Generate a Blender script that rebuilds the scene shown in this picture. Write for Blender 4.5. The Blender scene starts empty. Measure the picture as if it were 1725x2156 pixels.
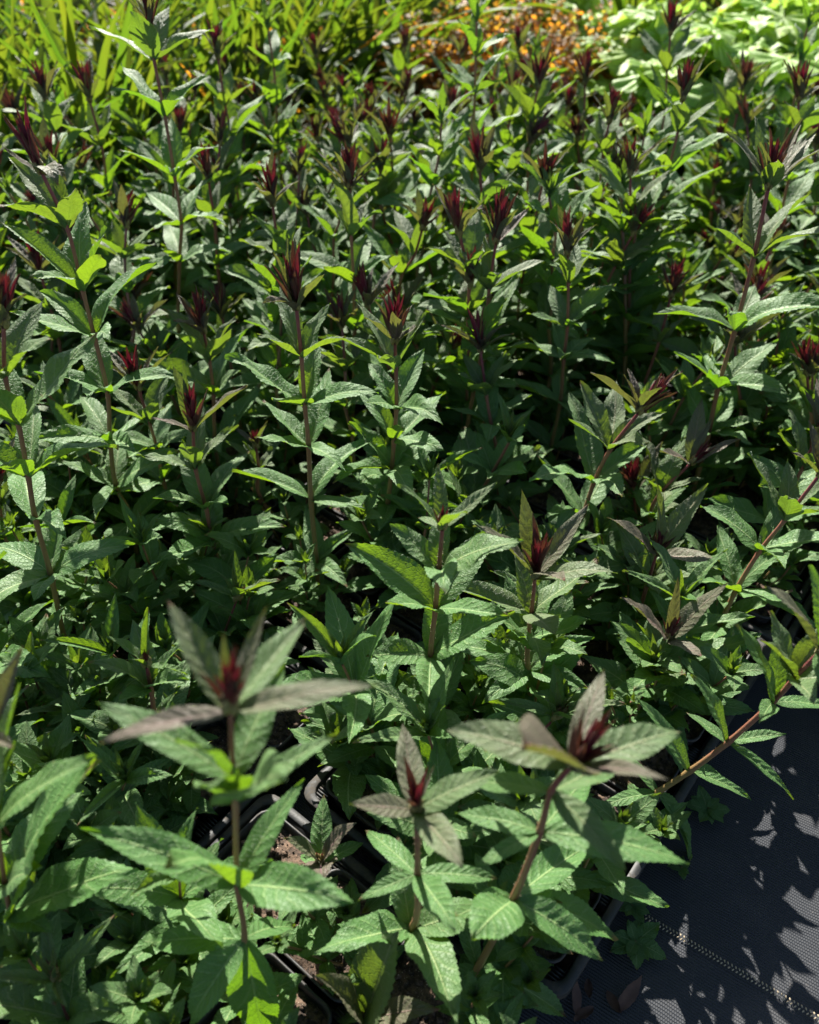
import bpy, math, random
import numpy as np
from mathutils import Vector, Matrix
R = math.radians
sc = bpy.context.scene
col = sc.collection

# ------------------------------------------------------------------ camera, sky, sun, exposure
CZ = 1.03
PITCH = R(41)
F = 1727.0                      # focal length in pixels of a 1725 x 2156 frame
cd = bpy.data.cameras.new('camera'); cam = bpy.data.objects.new('camera', cd); col.objects.link(cam)
cd.sensor_fit = 'VERTICAL'; cd.sensor_height = 36; cd.lens = 36 * F / 2156.0
cd.clip_start = 0.02; cd.clip_end = 500
cam.location = (0, 0, CZ); cam.rotation_euler = (R(90) - PITCH, 0, 0)
cd.dof.use_dof = True; cd.dof.focus_distance = 1.0; cd.dof.aperture_fstop = 4.0
sc.camera = cam

SUN_EL, SUN_AZ = R(41), R(-12)  # azimuth from +Y (ahead), negative = to the left
w = bpy.data.worlds.new("World"); sc.world = w; w.use_nodes = True
nt = w.node_tree; bg = nt.nodes['Background']
sky = nt.nodes.new('ShaderNodeTexSky'); sky.sky_type = 'NISHITA'; sky.sun_disc = False
sky.sun_elevation = SUN_EL; sky.sun_rotation = SUN_AZ
nt.links.new(sky.outputs[0], bg.inputs[0]); bg.inputs[1].default_value = 0.05
sl = bpy.data.lights.new('sun', 'SUN'); sl.energy = 5.0; sl.angle = R(0.5); sl.color = (1.0, 0.95, 0.86)
so = bpy.data.objects.new('sun', sl); col.objects.link(so)
ts = Vector((math.sin(SUN_AZ) * math.cos(SUN_EL), math.cos(SUN_AZ) * math.cos(SUN_EL), math.sin(SUN_EL)))
so.rotation_euler = (-ts).to_track_quat('-Z', 'Y').to_euler()
sc.view_settings.view_transform = 'Standard'; sc.view_settings.look = 'None'
sc.view_settings.exposure = 1.8; sc.view_settings.gamma = 1
sc.render.resolution_x = 819; sc.render.resolution_y = 1024
sc.render.engine = 'CYCLES'
sc.cycles.max_bounces = 8; sc.cycles.transmission_bounces = 5; sc.cycles.diffuse_bounces = 4

# ------------------------------------------------------------------ geometry of the view (to find where things stand)
cp, sp = math.cos(PITCH), math.sin(PITCH)
def ray(px, py):
    dx, dy = (px - 862.5) / F, (py - 1078) / F
    return (dx, cp - dy * sp, -(sp + dy * cp))
def on_plane(px, py, Y):        # point of a pixel in the upright plane y = Y
    d = ray(px, py); s = Y / d[1]
    return np.array((d[0] * s, Y, CZ + d[2] * s))
def on_ground(px, py, z):
    d = ray(px, py); s = (z - CZ) / d[2]
    return np.array((d[0] * s, d[1] * s, z))
def project(p):
    x, y, z = p[0], p[1], p[2] - CZ
    dep = y * cp - z * sp
    if dep < 0.05: return None
    up = y * sp + z * cp
    return 862.5 + F * x / dep, 1078 - F * up / dep, dep

# ------------------------------------------------------------------ node helpers
def mat(name):
    m = bpy.data.materials.new(name); m.use_nodes = True
    return m, m.node_tree, m.node_tree.nodes['Principled BSDF']
class N:
    def __init__(s, nt): s.nt = nt
    def new(s, t, **k):
        n = s.nt.nodes.new(t)
        for a, b in k.items(): setattr(n, a, b)
        return n
    def link(s, a, b): s.nt.links.new(a, b)
    def put(s, sock, v):
        if isinstance(v, (int, float)): sock.default_value = v
        elif isinstance(v, tuple): sock.default_value = v if len(v) == 4 or sock.type == 'VECTOR' else (*v, 1)
        else: s.link(v, sock)
    def m(s, op, a, b=0.0, c=0.0, clamp=False):
        n = s.new('ShaderNodeMath', operation=op); n.use_clamp = clamp
        for i, v in enumerate((a, b, c)): s.put(n.inputs[i], v)
        return n.outputs[0]
    def step(s, v, a, b, lo=0.0, hi=1.0):
        n = s.new('ShaderNodeMapRange', interpolation_type='SMOOTHSTEP')
        s.put(n.inputs[0], v)
        for i, q in ((1, a), (2, b), (3, lo), (4, hi)): n.inputs[i].default_value = q
        return n.outputs[0]
    def mix(s, f, a, b):
        n = s.new('ShaderNodeMix', data_type='RGBA'); s.put(n.inputs[0], f); s.put(n.inputs[6], a); s.put(n.inputs[7], b)
        return n.outputs[2]
    def noise(s, vec, scale, det=3, rough=.55):
        n = s.new('ShaderNodeTexNoise'); n.inputs['Scale'].default_value = scale; n.inputs['Detail'].default_value = det
        n.inputs['Roughness'].default_value = rough
        if vec is not None: s.link(vec, n.inputs['Vector'])
        return n.outputs[0]
    def bump(s, h, dist, strength=1.0):
        n = s.new('ShaderNodeBump'); n.inputs['Distance'].default_value = dist; n.inputs['Strength'].default_value = strength
        s.link(h, n.inputs['Height']); return n.outputs[0]

def leaf_material(name, top, vein, under, trans, ptop, pvein, punder, ptrans, rough=.40, tr=.36, veins=True, edge=(.30, .36, .10)):
    """attribute 'lf': r = across, g = along, b = how purple, a = random"""
    m, t, b = mat(name); n = N(t)
    at = n.new('ShaderNodeAttribute', attribute_name='lf'); sep = n.new('ShaderNodeSeparateColor')
    n.link(at.outputs['Color'], sep.inputs[0]); r, g, bl = sep.outputs; al = at.outputs['Alpha']
    u = n.m('ABSOLUTE', n.m('MULTIPLY', n.m('SUBTRACT', r, .5), 2.0))
    geo = n.new('ShaderNodeNewGeometry'); back = geo.outputs['Backfacing']
    cx = n.new('ShaderNodeCombineXYZ'); n.link(n.m('MULTIPLY', r, .3), cx.inputs[0]); n.link(g, cx.inputs[1]); n.link(n.m('MULTIPLY', al, 37.0), cx.inputs[2])
    big = n.noise(cx.outputs[0], 3.5, 3); fine = n.noise(cx.outputs[0], 45, 3, .6)
    oi = n.new('ShaderNodeObjectInfo').outputs['Random']
    h = fine
    purple = n.m('ADD', bl, n.m('MULTIPLY', n.m('MULTIPLY', n.m('SUBTRACT', big, .5), 1.5), n.m('MULTIPLY', bl, n.m('SUBTRACT', 1.2, bl))), clamp=True)
    ctop = n.mix(purple, n.mix(n.step(n.m('ADD', n.m('MULTIPLY', al, .5), n.m('MULTIPLY', big, .5)), .25, .75), top, tuple(c * k for c, k in zip(top, (1.35, 1.15, .75)))), ptop)
    cund = n.mix(purple, under, punder)
    ctr = n.mix(purple, n.mix(al, trans, tuple(c * k for c, k in zip(trans, (1.45, 1.1, 1.0)))), ptrans)
    if veins:
        mid = n.step(u, .02, .065, 1.0, 0.0)
        ph = n.m('MULTIPLY', n.m('SUBTRACT', g, n.m('MULTIPLY', u, .17)), 9.0)
        fr = n.m('ABSOLUTE', n.m('SUBTRACT', n.m('FRACT', n.m('ADD', ph, n.m('MULTIPLY', n.m('SUBTRACT', big, .5), 2.6))), .5))   # 0 at a vein, .5 between
        side = n.m('MULTIPLY', n.step(fr, .015, .10, 1.0, 0.0), n.step(u, .72, .95, 1.0, 0.0))
        vor = n.new('ShaderNodeTexVoronoi', feature='DISTANCE_TO_EDGE'); vor.inputs['Scale'].default_value = 30; vor.inputs['Randomness'].default_value = 1
        n.link(cx.outputs[0], vor.inputs['Vector'])
        net = n.step(vor.outputs[0], .0, .12, 0.0, 1.0)
        quilt = n.m('MULTIPLY', n.step(fr, .0, .35, 0.0, 1.0), n.step(u, .0, .16, 0.0, 1.0))
        h = n.m('ADD', n.m('ADD', n.m('MULTIPLY', quilt, .45), n.m('MULTIPLY', net, .5)), n.m('MULTIPLY', fine, .35))
        h = n.m('SUBTRACT', h, n.m('MULTIPLY', mid, .5))
        vc = n.mix(purple, vein, pvein)
        ctop = n.mix(n.m('MULTIPLY', mid, .8), n.mix(n.m('MULTIPLY', side, .10), ctop, vc), vc)
        ctop = n.mix(n.m('MULTIPLY', n.step(u, .90, 1.0), .55), ctop, n.mix(purple, edge, pvein))
        cund = n.mix(n.m('MULTIPLY', n.m('MAXIMUM', mid, n.m('MULTIPLY', side, .45)), .7), cund, vc)
        ctr = n.mix(n.m('MULTIPLY', n.m('MAXIMUM', mid, side), .35), ctr, tuple(c * .45 for c in trans))
    old = n.step(al, .94, .97); ctop = n.mix(n.m('MULTIPLY', old, n.step(u, .1, .8)), ctop, (.26, .22, .05)); spot = n.m('MULTIPLY', n.step(n.noise(cx.outputs[0], 26, 2), .70, .73), n.step(al, .3, .4))
    ctop = n.mix(n.m('MULTIPLY', spot, .7), ctop, (.12, .07, .03)); cund = n.mix(n.m('MULTIPLY', spot, .6), cund, (.12, .08, .03))
    # dry brown tips on a few leaves
    dry = n.m('MULTIPLY', n.step(g, .90, .99), n.step(al, .55, .7))
    ctop = n.mix(dry, ctop, (.16, .05, .05)); cund = n.mix(dry, cund, (.16, .06, .04))
    cfin = n.mix(back, ctop, cund)
    n.link(cfin, b.inputs['Base Color'])
    rr = n.m('ADD', n.m('ADD', rough, n.m('MULTIPLY', n.m('SUBTRACT', fine, .5), .25)), n.m('MULTIPLY', back, .2))
    n.link(rr, b.inputs['Roughness']); b.inputs['Specular IOR Level'].default_value = .45
    bp = n.bump(h, .0010, .85); n.link(bp, b.inputs['Normal'])
    tl = n.new('ShaderNodeBsdfTranslucent'); n.link(ctr, tl.inputs[0]); n.link(bp, tl.inputs[1])
    ms = n.new('ShaderNodeMixShader'); ms.inputs[0].default_value = tr
    n.link(b.outputs[0], ms.inputs[1]); n.link(tl.outputs[0], ms.inputs[2])
    out = [q for q in t.nodes if q.type == 'OUTPUT_MATERIAL'][0]; n.link(ms.outputs[0], out.inputs[0])
    return m

M = {}
M['leaf'] = leaf_material('leaf_green', (.056, .165, .062), (.27, .36, .14), (.06, .14, .035), (.22, .47, .012),
                          (.070, .046, .052), (.22, .10, .13), (.10, .085, .06), (.17, .17, .03), rough=.38, tr=.25)
M['bud'] = leaf_material('bud_crimson', (.145, .007, .033), (.22, .025, .06), (.14, .007, .032), (.17, .004, .022),
                         (.075, .040, .030), (.18, .09, .05), (.08, .045, .03), (.13, .055, .018), rough=.42, tr=.16)
M['strap'] = leaf_material('strap_leaf', (.025, .080, .014), (0, 0, 0), (.028, .085, .016), (.085, .20, .010),
                           (.42, .22, .02), (0, 0, 0), (.42, .20, .03), (.75, .34, .02), rough=.36, tr=.42, veins=False)
M['lime'] = leaf_material('lime_leaf', (.20, .36, .05), (.40, .60, .15), (.22, .38, .07), (.34, .55, .07),
                          (.36, .50, .18), (.4, .6, .15), (.36, .50, .18), (.5, .7, .1), rough=.5, tr=.42, veins=False)
M['amber'] = leaf_material('amber_leaf', (.27, .12, .02), (0, 0, 0), (.30, .15, .03), (.62, .30, .03),
                           (.12, .12, .02), (0, 0, 0), (.13, .12, .03), (.45, .40, .04), rough=.35, tr=.45, veins=False)

def stem_material():
    m, t, b = mat('stem_bark'); n = N(t)
    at = n.new('ShaderNodeAttribute', attribute_name='lf'); sep = n.new('ShaderNodeSeparateColor')
    n.link(at.outputs['Color'], sep.inputs[0]); g = sep.outputs[1]; al = at.outputs['Alpha']
    tc = n.new('ShaderNodeTexCoord').outputs['Object']
    mp = n.new('ShaderNodeMapping'); mp.inputs['Scale'].default_value = (1, 1, .12); n.link(tc, mp.inputs[0])
    no = n.noise(mp.outputs[0], 900, 3); no2 = n.noise(tc, 60, 2)
    gg = n.m('ADD', g, n.m('MULTIPLY', n.m('SUBTRACT', no2, .5), .35))
    lo = n.mix(al, (.24, .155, .05), (.17, .12, .045))
    c = n.mix(n.step(gg, .25, .62), lo, (.20, .075, .05)); c = n.mix(n.step(gg, .74, .97), c, (.15, .022, .040))
    c = n.mix(n.step(no, .5, .75), c, (.20, .13, .06))
    n.link(c, b.inputs['Base Color']); b.inputs['Roughness'].default_value = .5
    n.link(n.bump(no, .0006, .6), b.inputs['Normal'])
    return m
M['stem'] = stem_material()

def soil_material():
    m, t, b = mat('potting_soil'); n = N(t)
    tc = n.new('ShaderNodeTexCoord').outputs['Object']
    a = n.noise(tc, 90, 6, .7); c = n.noise(tc, 420, 4, .6)
    cc = n.mix(n.step(a, .38, .66), (.022, .014, .009), (.135, .085, .055))
    cc = n.mix(n.step(c, .60, .72), cc, (.20, .13, .085))
    v = n.new('ShaderNodeTexVoronoi'); v.inputs['Scale'].default_value = 260; n.link(tc, v.inputs['Vector'])
    cc = n.mix(n.m('MULTIPLY', n.step(v.outputs[0], .10, .2, 1, 0), n.step(n.noise(tc, 30, 1), .55, .6)), cc, (.45, .38, .28))
    n.link(cc, b.inputs['Base Color']); b.inputs['Roughness'].default_value = .9
    n.link(n.bump(n.m('ADD', a, n.m('MULTIPLY', c, .4)), .004, 1.0), b.inputs['Normal'])
    return m
M['soil'] = soil_material()

def plastic(name, colr, rough, dust=.35):
    m, t, b = mat(name); n = N(t)
    tc = n.new('ShaderNodeTexCoord').outputs['Object']
    a = n.noise(tc, 35, 6, .7); c = n.noise(tc, 300, 3, .7)
    d = n.m('MULTIPLY', n.step(n.m('ADD', n.m('MULTIPLY', a, .7), n.m('MULTIPLY', c, .3)), .46, .66), dust)
    n.link(n.mix(d, colr, (.13, .105, .08)), b.inputs['Base Color'])
    n.link(n.m('ADD', rough, n.m('MULTIPLY', d, .9)), b.inputs['Roughness'])
    n.link(n.bump(c, .0004, .5), b.inputs['Normal'])
    return m
M['pot'] = plastic('black_pot_plastic', (.010, .010, .011), .55, .4)
M['tray'] = plastic('grey_tray_plastic', (.012, .013, .014), .58, .5)
M['thread'] = plastic('cream_thread', (.34, .28, .19), .8, .5)
M['clip'] = plastic('pale_plastic', (.42, .42, .42), .35, .2)

# ------------------------------------------------------------------ mesh collector
class MB:
    def __init__(s): s.v = []; s.f = []; s.a = []; s.mi = []; s.n = 0
    def add(s, v, f, a, mi=0):
        v = np.asarray(v, float); s.v.append(v); s.f.append(np.asarray(f, int) + s.n); s.a.append(np.asarray(a, float))
        s.mi.append(np.full(len(f), mi)); s.n += len(v)
    def build(s, name, mats, parent=None, smooth=True):
        me = bpy.data.meshes.new(name)
        if s.n:
            v = np.concatenate(s.v); f = np.concatenate(s.f); a = np.concatenate(s.a); mi = np.concatenate(s.mi)
            tri = f[:, 3] == f[:, 2]
            nl = np.where(tri, 3, 4); loops = f.reshape(-1)[np.stack([np.ones(len(f), bool)] * 3 + [~tri], 1).reshape(-1)]
            me.vertices.add(len(v)); me.vertices.foreach_set('co', v.reshape(-1))
            me.loops.add(len(loops)); me.loops.foreach_set('vertex_index', loops.astype(np.int32))
            me.polygons.add(len(f)); st = np.concatenate(([0], np.cumsum(nl)[:-1]))
            me.polygons.foreach_set('loop_start', st.astype(np.int32)); me.polygons.foreach_set('material_index', mi.astype(np.int32))
            me.update(calc_edges=True)
            if smooth: me.polygons.foreach_set('use_smooth', np.ones(len(f), bool))
            at = me.attributes.new('lf', 'FLOAT_COLOR', 'POINT'); at.data.foreach_set('color', a.reshape(-1))
        for m_ in (mats if isinstance(mats, (list, tuple)) else [mats]): me.materials.append(m_)
        me.validate(); o = bpy.data.objects.new(name, me); col.objects.link(o)
        if parent: o.parent = parent
        return o
def grid_faces(nr, nc, wrap=False):
    i = np.arange(nr - 1)[:, None]; j = np.arange(nc if wrap else nc - 1)[None, :]; j2 = (j + 1) % nc
    return np.stack([i * nc + j, i * nc + j2, (i + 1) * nc + j2, (i + 1) * nc + j], -1).reshape(-1, 4)

rng = random.Random(11)
def leaf(mb, base, az, elev, L, W, droop=.5, fold=.35, tint=0., T=16, hc=4, roll=0., wave=1., prof='lance', yaw=0., mi=0, quilt=1.):
    base = np.asarray(base, float)
    n = 3 * T + 1; t = np.linspace(0, 1, n); u = np.linspace(-1, 1, 2 * hc + 1)
    if prof == 'lance': wd = t ** .78 * (1 - t) ** 1.08; wd /= wd.max(); wd = np.maximum(wd, .045 * (1 - t))
    elif prof == 'bud': wd = (t + .04) ** .35 * (1 - t) ** .8; wd /= wd.max()
    else: wd = np.minimum(1, (1 - t) * 3.2) ** .8 * (.75 + .25 * np.sin(np.pi * np.minimum(t * 1.6, 1)))
    wd = wd * W * .5
    k = np.arange(n) % 3; env = np.clip(np.minimum(t * 6, (1 - t) * 9), 0, 1)
    tooth = np.where(k == 2, 1., np.where(k == 1, .45, 0.)) * env * (.05 if prof == 'lance' else 0.) * W * .5
    phi = elev - droop * t ** 1.4
    dt = np.diff(t, prepend=0) * L
    cx = np.cumsum(np.cos(phi) * dt); cz = np.cumsum(np.sin(phi) * dt)
    bend = yaw * t ** 2 * L
    U, TT = np.meshgrid(u, t); Wd = wd[:, None] * np.ones_like(U); au = np.abs(U)
    y = U * Wd * math.cos(fold); y = y + np.sign(U) * (au > .99) * tooth[:, None]
    ph = rng.uniform(0, 6.28)
    h = au * Wd * math.sin(fold) * (1.15 - .35 * au)
    h = h + wave * .055 * W * np.sin(2 * np.pi * (TT * rng.uniform(1.6, 2.8)) + ph + U * .9) * au ** 2 * np.clip(TT * 4, 0, 1)
    h = h + W * .05 * np.sin(TT * rng.uniform(3, 8) + U * rng.uniform(1, 3) + ph * 2)
    if quilt and T >= 12: h = h - quilt * .00042 * np.cos(2 * np.pi * 9 * (TT - .17 * au)) * np.clip(au * 4, 0, 1) * (1 - au ** 4) * np.clip((1 - TT) * 5, 0, 1)
    rl = roll * (.25 + .75 * TT)
    yy = y * np.cos(rl) - h * np.sin(rl) + bend[:, None]; hh = y * np.sin(rl) + h * np.cos(rl)
    X = cx[:, None] - np.sin(phi)[:, None] * hh + (au > .99) * tooth[:, None] * .9; Z = cz[:, None] + np.cos(phi)[:, None] * hh
    ca, sa = math.cos(az), math.sin(az)
    P = np.stack([ca * X - sa * yy, sa * X + ca * yy, Z], -1).reshape(-1, 3) + base
    ra = rng.random()
    A = np.stack([U * .5 + .5, TT, (tint + .8 * TT ** 7 if prof == 'bud' else np.full_like(U, tint)), np.full_like(U, ra)], -1).reshape(-1, 4)
    mb.add(P, grid_faces(n, len(u)), A, mi)

def tube(mb, pts, rad, sides=8, sub=4, mi=0, g0=0., g1=1., knots=True):
    pts = np.asarray(pts, float); n = len(pts)
    ext = np.vstack([2 * pts[0] - pts[1], pts, 2 * pts[-1] - pts[-2]]); out = []; kn = []
    for i in range(n - 1):
        p0, p1, p2, p3 = ext[i:i + 4]
        for s in range(sub):
            t = s / sub
            out.append(.5 * ((2 * p1) + (-p0 + p2) * t + (2 * p0 - 5 * p1 + 4 * p2 - p3) * t * t + (-p0 + 3 * p1 - 3 * p2 + p3) * t ** 3)); kn.append(s == 0)
    out.append(pts[-1]); kn.append(False); out = np.array(out); m_ = len(out)
    tg = np.gradient(out, axis=0); tg /= np.linalg.norm(tg, axis=1)[:, None] + 1e-9
    ref = np.array([1., 0, 0]); a = np.cross(tg, ref); a /= np.linalg.norm(a, axis=1)[:, None] + 1e-9; b = np.cross(tg, a)
    th = np.arange(sides) / sides * 2 * np.pi
    rr = np.interp(np.linspace(0, 1, m_), np.linspace(0, 1, len(rad)), rad) if hasattr(rad, '__len__') else np.full(m_, rad)
    if knots: rr = rr * np.where(kn, 1.22, 1.0)
    P = out[:, None, :] + rr[:, None, None] * (np.cos(th)[None, :, None] * a[:, None, :] + np.sin(th)[None, :, None] * b[:, None, :])
    g = np.linspace(g0, g1, m_); ra = rng.random()
    A = np.stack([np.zeros((m_, sides)), np.repeat(g[:, None], sides, 1), np.zeros((m_, sides)), np.full((m_, sides), ra)], -1).reshape(-1, 4)
    mb.add(P.reshape(-1, 3), grid_faces(m_, sides, True), A, mi)
    return out, rr, a, b

def hairs(mb, spine, rr, a, b, per=9, ln=.0016, mi=0):
    for i in range(len(spine) - 1):
        for _ in range(per):
            t = rng.random(); c = spine[i] * (1 - t) + spine[i + 1] * t; th = rng.uniform(0, 6.28)
            d = math.cos(th) * a[i] + math.sin(th) * b[i]; s = np.cross(d, spine[i + 1] - spine[i]); s /= np.linalg.norm(s) + 1e-9
            p = c + d * rr[i] * .95; q = p + d * ln * rng.uniform(.6, 1.3) + np.array((0, 0, ln * rng.uniform(-.3, .5)))
            e = s * .00016
            mb.add([p - e, p + e, q], [[0, 1, 2, 2]], np.tile([0, .05, 0, 1.], (3, 1)), mi)

def tag(o, label=None, cat=None, group=None, kind=None):
    if label: o['label'] = label
    if cat: o['category'] = cat
    if group: o['group'] = group
    if kind: o['kind'] = kind
    return o
def empty(name, loc, rz=0.):
    o = bpy.data.objects.new(name, None); o.empty_display_size = .03; col.objects.link(o)
    o.location = tuple(loc); o.rotation_euler = (0, 0, rz); return o
def noise3(x, y, s, seed=0.):
    return (np.sin(x * s * 1.3 + seed) * np.cos(y * s * 1.1 + seed * 2.1) + .5 * np.sin(x * s * 2.9 + y * s * 1.7 + seed) + .35 * np.cos(y * s * 5.3 - x * s * 4.1 + seed * 3)
            + .25 * np.sin(x * s * 9.7 + seed * 5) * np.sin(y * s * 8.9 + seed))

# ------------------------------------------------------------------ where trays stand
P1 = on_ground(1580, 1425, .075); P2 = on_ground(1180, 2088, .075)
av = (P1 - P2)[:2]; av /= np.linalg.norm(av); bv = np.array((-av[1], av[0])); GA = math.atan2(av[1], av[0])
PITCHP = .118                                  # pot to pot
NA, NB = 5, 3
TL, TW = NA * PITCHP + .022, NB * PITCHP + .022
SOIL = .070

# ------------------------------------------------------------------ ground: woven fabric
def ground_material():
    m, t, b = mat('woven_ground_fabric'); n = N(t)
    tc = n.new('ShaderNodeTexCoord').outputs['Object']
    sx = n.new('ShaderNodeSeparateXYZ'); n.link(tc, sx.inputs[0]); x, y = sx.outputs[0], sx.outputs[1]
    wob = n.m('MULTIPLY', n.m('SUBTRACT', n.noise(tc, 14, 2), .5), .006)
    ry = n.m('ADD', y, wob)
    rib = n.m('SINE', n.m('MULTIPLY', ry, 2 * math.pi / .0036))
    warp = n.m('SINE', n.m('ADD', n.m('MULTIPLY', x, 2 * math.pi / .0028), n.m('MULTIPLY', n.m('FLOOR', n.m('DIVIDE', ry, .0036)), math.pi)))
    h = n.m('ADD', n.m('MULTIPLY', rib, .75), n.m('MULTIPLY', warp, .25))
    big = n.noise(tc, 9, 5, .6); sp_ = n.noise(tc, 240, 2)
    c = n.mix(n.step(h, -.8, 1.), (.009, .011, .014), (.017, .020, .027))
    c = n.mix(n.m('MULTIPLY', n.step(big, .45, .70), .55), c, (.036, .036, .038))
    c = n.mix(n.m('MULTIPLY', n.step(sp_, .70, .78), .6), c, (.16, .14, .12))
    n.link(c, b.inputs['Base Color']); n.link(n.m('ADD', .62, n.m('MULTIPLY', big, .2)), b.inputs['Roughness'])
    n.link(n.bump(n.m('ADD', h, n.m('MULTIPLY', big, 5.)), .0006, .9), b.inputs['Normal'])
    return m
s1, s2 = on_ground(1342, 1921, 0), on_ground(1724, 2146, 0)
sd = (s2 - s1)[:2]; sd /= np.linalg.norm(sd); SA = math.atan2(sd[1], sd[0])
g = MB(); nx = 121
lin = np.sinh(np.linspace(-5.2, 5.2, nx)) / math.sinh(5.2) * 60
gx, gy = np.meshgrid(lin, lin)
gz = .0022 * noise3(gx, gy, 7.0, 1.) * (np.hypot(gx, gy) < 6) 
g.add(np.stack([gx, gy, gz], -1).reshape(-1, 3), grid_faces(nx, nx), np.zeros((nx * nx, 4)))
gr = g.build('ground', ground_material()); gr.rotation_euler = (0, 0, SA); tag(gr, kind='structure')
gr.location = (s1[0], s1[1], -.001)
st = MB(); i = 0; xx = -.6
while xx < 1.3:
    for row in (0, 1):
        cx_, cy_ = xx + row * .0022 + rng.uniform(-.0003, .0003), (row - .5) * .0044
        th = np.linspace(0, 2 * np.pi, 9)[:-1]; tilt = .5 if row else -.5
        ex, ey = .0009 * np.cos(th), .0019 * np.sin(th); rx, ry_ = ex * math.cos(tilt) - ey * math.sin(tilt), ex * math.sin(tilt) + ey * math.cos(tilt)
        v = np.concatenate([np.stack([cx_ + rx, cy_ + ry_, np.full(8, .0030)], 1), np.stack([cx_ + rx * .6, cy_ + ry_ * .6, np.full(8, .0042)], 1), [[cx_, cy_, .0045]]])
        f = [[k, (k + 1) % 8, 8 + (k + 1) % 8, 8 + k] for k in range(8)] + [[8 + k, 8 + (k + 1) % 8, 16, 16] for k in range(8)]
        st.add(v, f, np.zeros((17, 4)))
    xx += .0044
st.build('stitching', M['thread'], gr)

# ------------------------------------------------------------------ pots, soil, trays
def rsq(half, rad, z, seg=5):
    out = []
    for q, (sx_, sy_) in enumerate(((1, 1), (-1, 1), (-1, -1), (1, -1))):
        for k in range(seg):
            th = (q + k / (seg - 1)) * math.pi / 2
            out.append((sx_ * (half - rad) + rad * math.cos(th), sy_ * (half - rad) + rad * math.sin(th), z))
    return out
def pot_mesh():
    mb = MB(); rings = [(.040, .012, .002), (.0525, .016, .074), (.0555, .017, .075), (.0562, .017, .079), (.0550, .017, .0805), (.0530, .016, .0800), (.0515, .015, .070), (.049, .015, .045)]
    v = [p for h_, r_, z_ in rings for p in rsq(h_, r_, z_)]
    mb.add(v, grid_faces(len(rings), 20, True), np.zeros((len(v), 4)))
    return mb
def soil_mesh(seed):
    r_ = random.Random(seed); mb = MB(); n = 34; l = np.linspace(-1, 1, n); x, y = np.meshgrid(l, l)
    s = .0525; X = x * s * np.sqrt(1 - y * y * .18); Y = y * s * np.sqrt(1 - x * x * .18)
    Z = SOIL + .0018 * noise3(X, Y, 75, seed) + .0012 * noise3(X, Y, 190, seed * 3.) - .006 * (np.maximum(abs(x), abs(y)) ** 6)
    mb.add(np.stack([X, Y, Z], -1).reshape(-1, 3), grid_faces(n, n), np.zeros((n * n, 4)))
    for _ in range(150):
        c = np.array((r_.uniform(-.048, .048), r_.uniform(-.048, .048), SOIL + r_.uniform(0, .003))); q = r_.choice((.0012, .0018, .003, .0042)) * r_.uniform(.6, 1.2)
        v = np.array([(1, 0, 0), (-1, 0, 0), (0, 1, 0), (0, -1, 0), (0, 0, 1), (0, 0, -1), (.6, .6, .5), (-.6, .5, .6)]) * q
        v = v * np.array([[r_.uniform(.6, 1.3)] for _ in v]) + c
        f = [[6, 0, 2, 2], [6, 4, 0, 0], [6, 2, 4, 4], [7, 4, 2, 2], [7, 1, 4, 4], [7, 2, 1, 1], [0, 4, 3, 3], [4, 1, 3, 3], [0, 3, 5, 5], [1, 5, 3, 3], [0, 5, 2, 2], [1, 2, 5, 5]]
        mb.add(v, f, np.zeros((8, 4)))
    return mb
pot_proto = pot_mesh().build('pot', M['pot']); col.objects.unlink(pot_proto)
soil_protos = []
for k in range(4):
    o = soil_mesh(k + 1).build('soil', M['soil'], smooth=False); col.objects.unlink(o); soil_protos.append(o)
def put_pot(root):
    p = pot_proto.copy(); col.objects.link(p); p.parent = root
    s = rng.choice(soil_protos).copy(); col.objects.link(s); s.parent = p; s.rotation_euler = (0, 0, rng.randrange(4) * math.pi / 2)

def box(mb, x0, x1, y0, y1, z0, z1, c=(0, 0), ang=0.):
    v = np.array([(x, y, z) for z in (z0, z1) for y in (y0, y1) for x in (x0, x1)], float)
    if ang:
        q = v[:, :2] - c; v[:, 0] = c[0] + q[:, 0] * math.cos(ang) - q[:, 1] * math.sin(ang); v[:, 1] = c[1] + q[:, 0] * math.sin(ang) + q[:, 1] * math.cos(ang)
    mb.add(v, [[0, 2, 3, 1], [4, 5, 7, 6], [0, 1, 5, 4], [2, 6, 7, 3], [0, 4, 6, 2], [1, 3, 7, 5]], np.zeros((8, 4)))
def rrect(hx, hy, rad, z, seg=5):
    out = []
    for q, (sx_, sy_) in enumerate(((1, 1), (-1, 1), (-1, -1), (1, -1))):
        for k in range(seg):
            th = (q + k / (seg - 1)) * math.pi / 2
            out.append((sx_ * (hx - rad) + rad * math.cos(th), sy_ * (hy - rad) + rad * math.sin(th), z))
    return out
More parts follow.
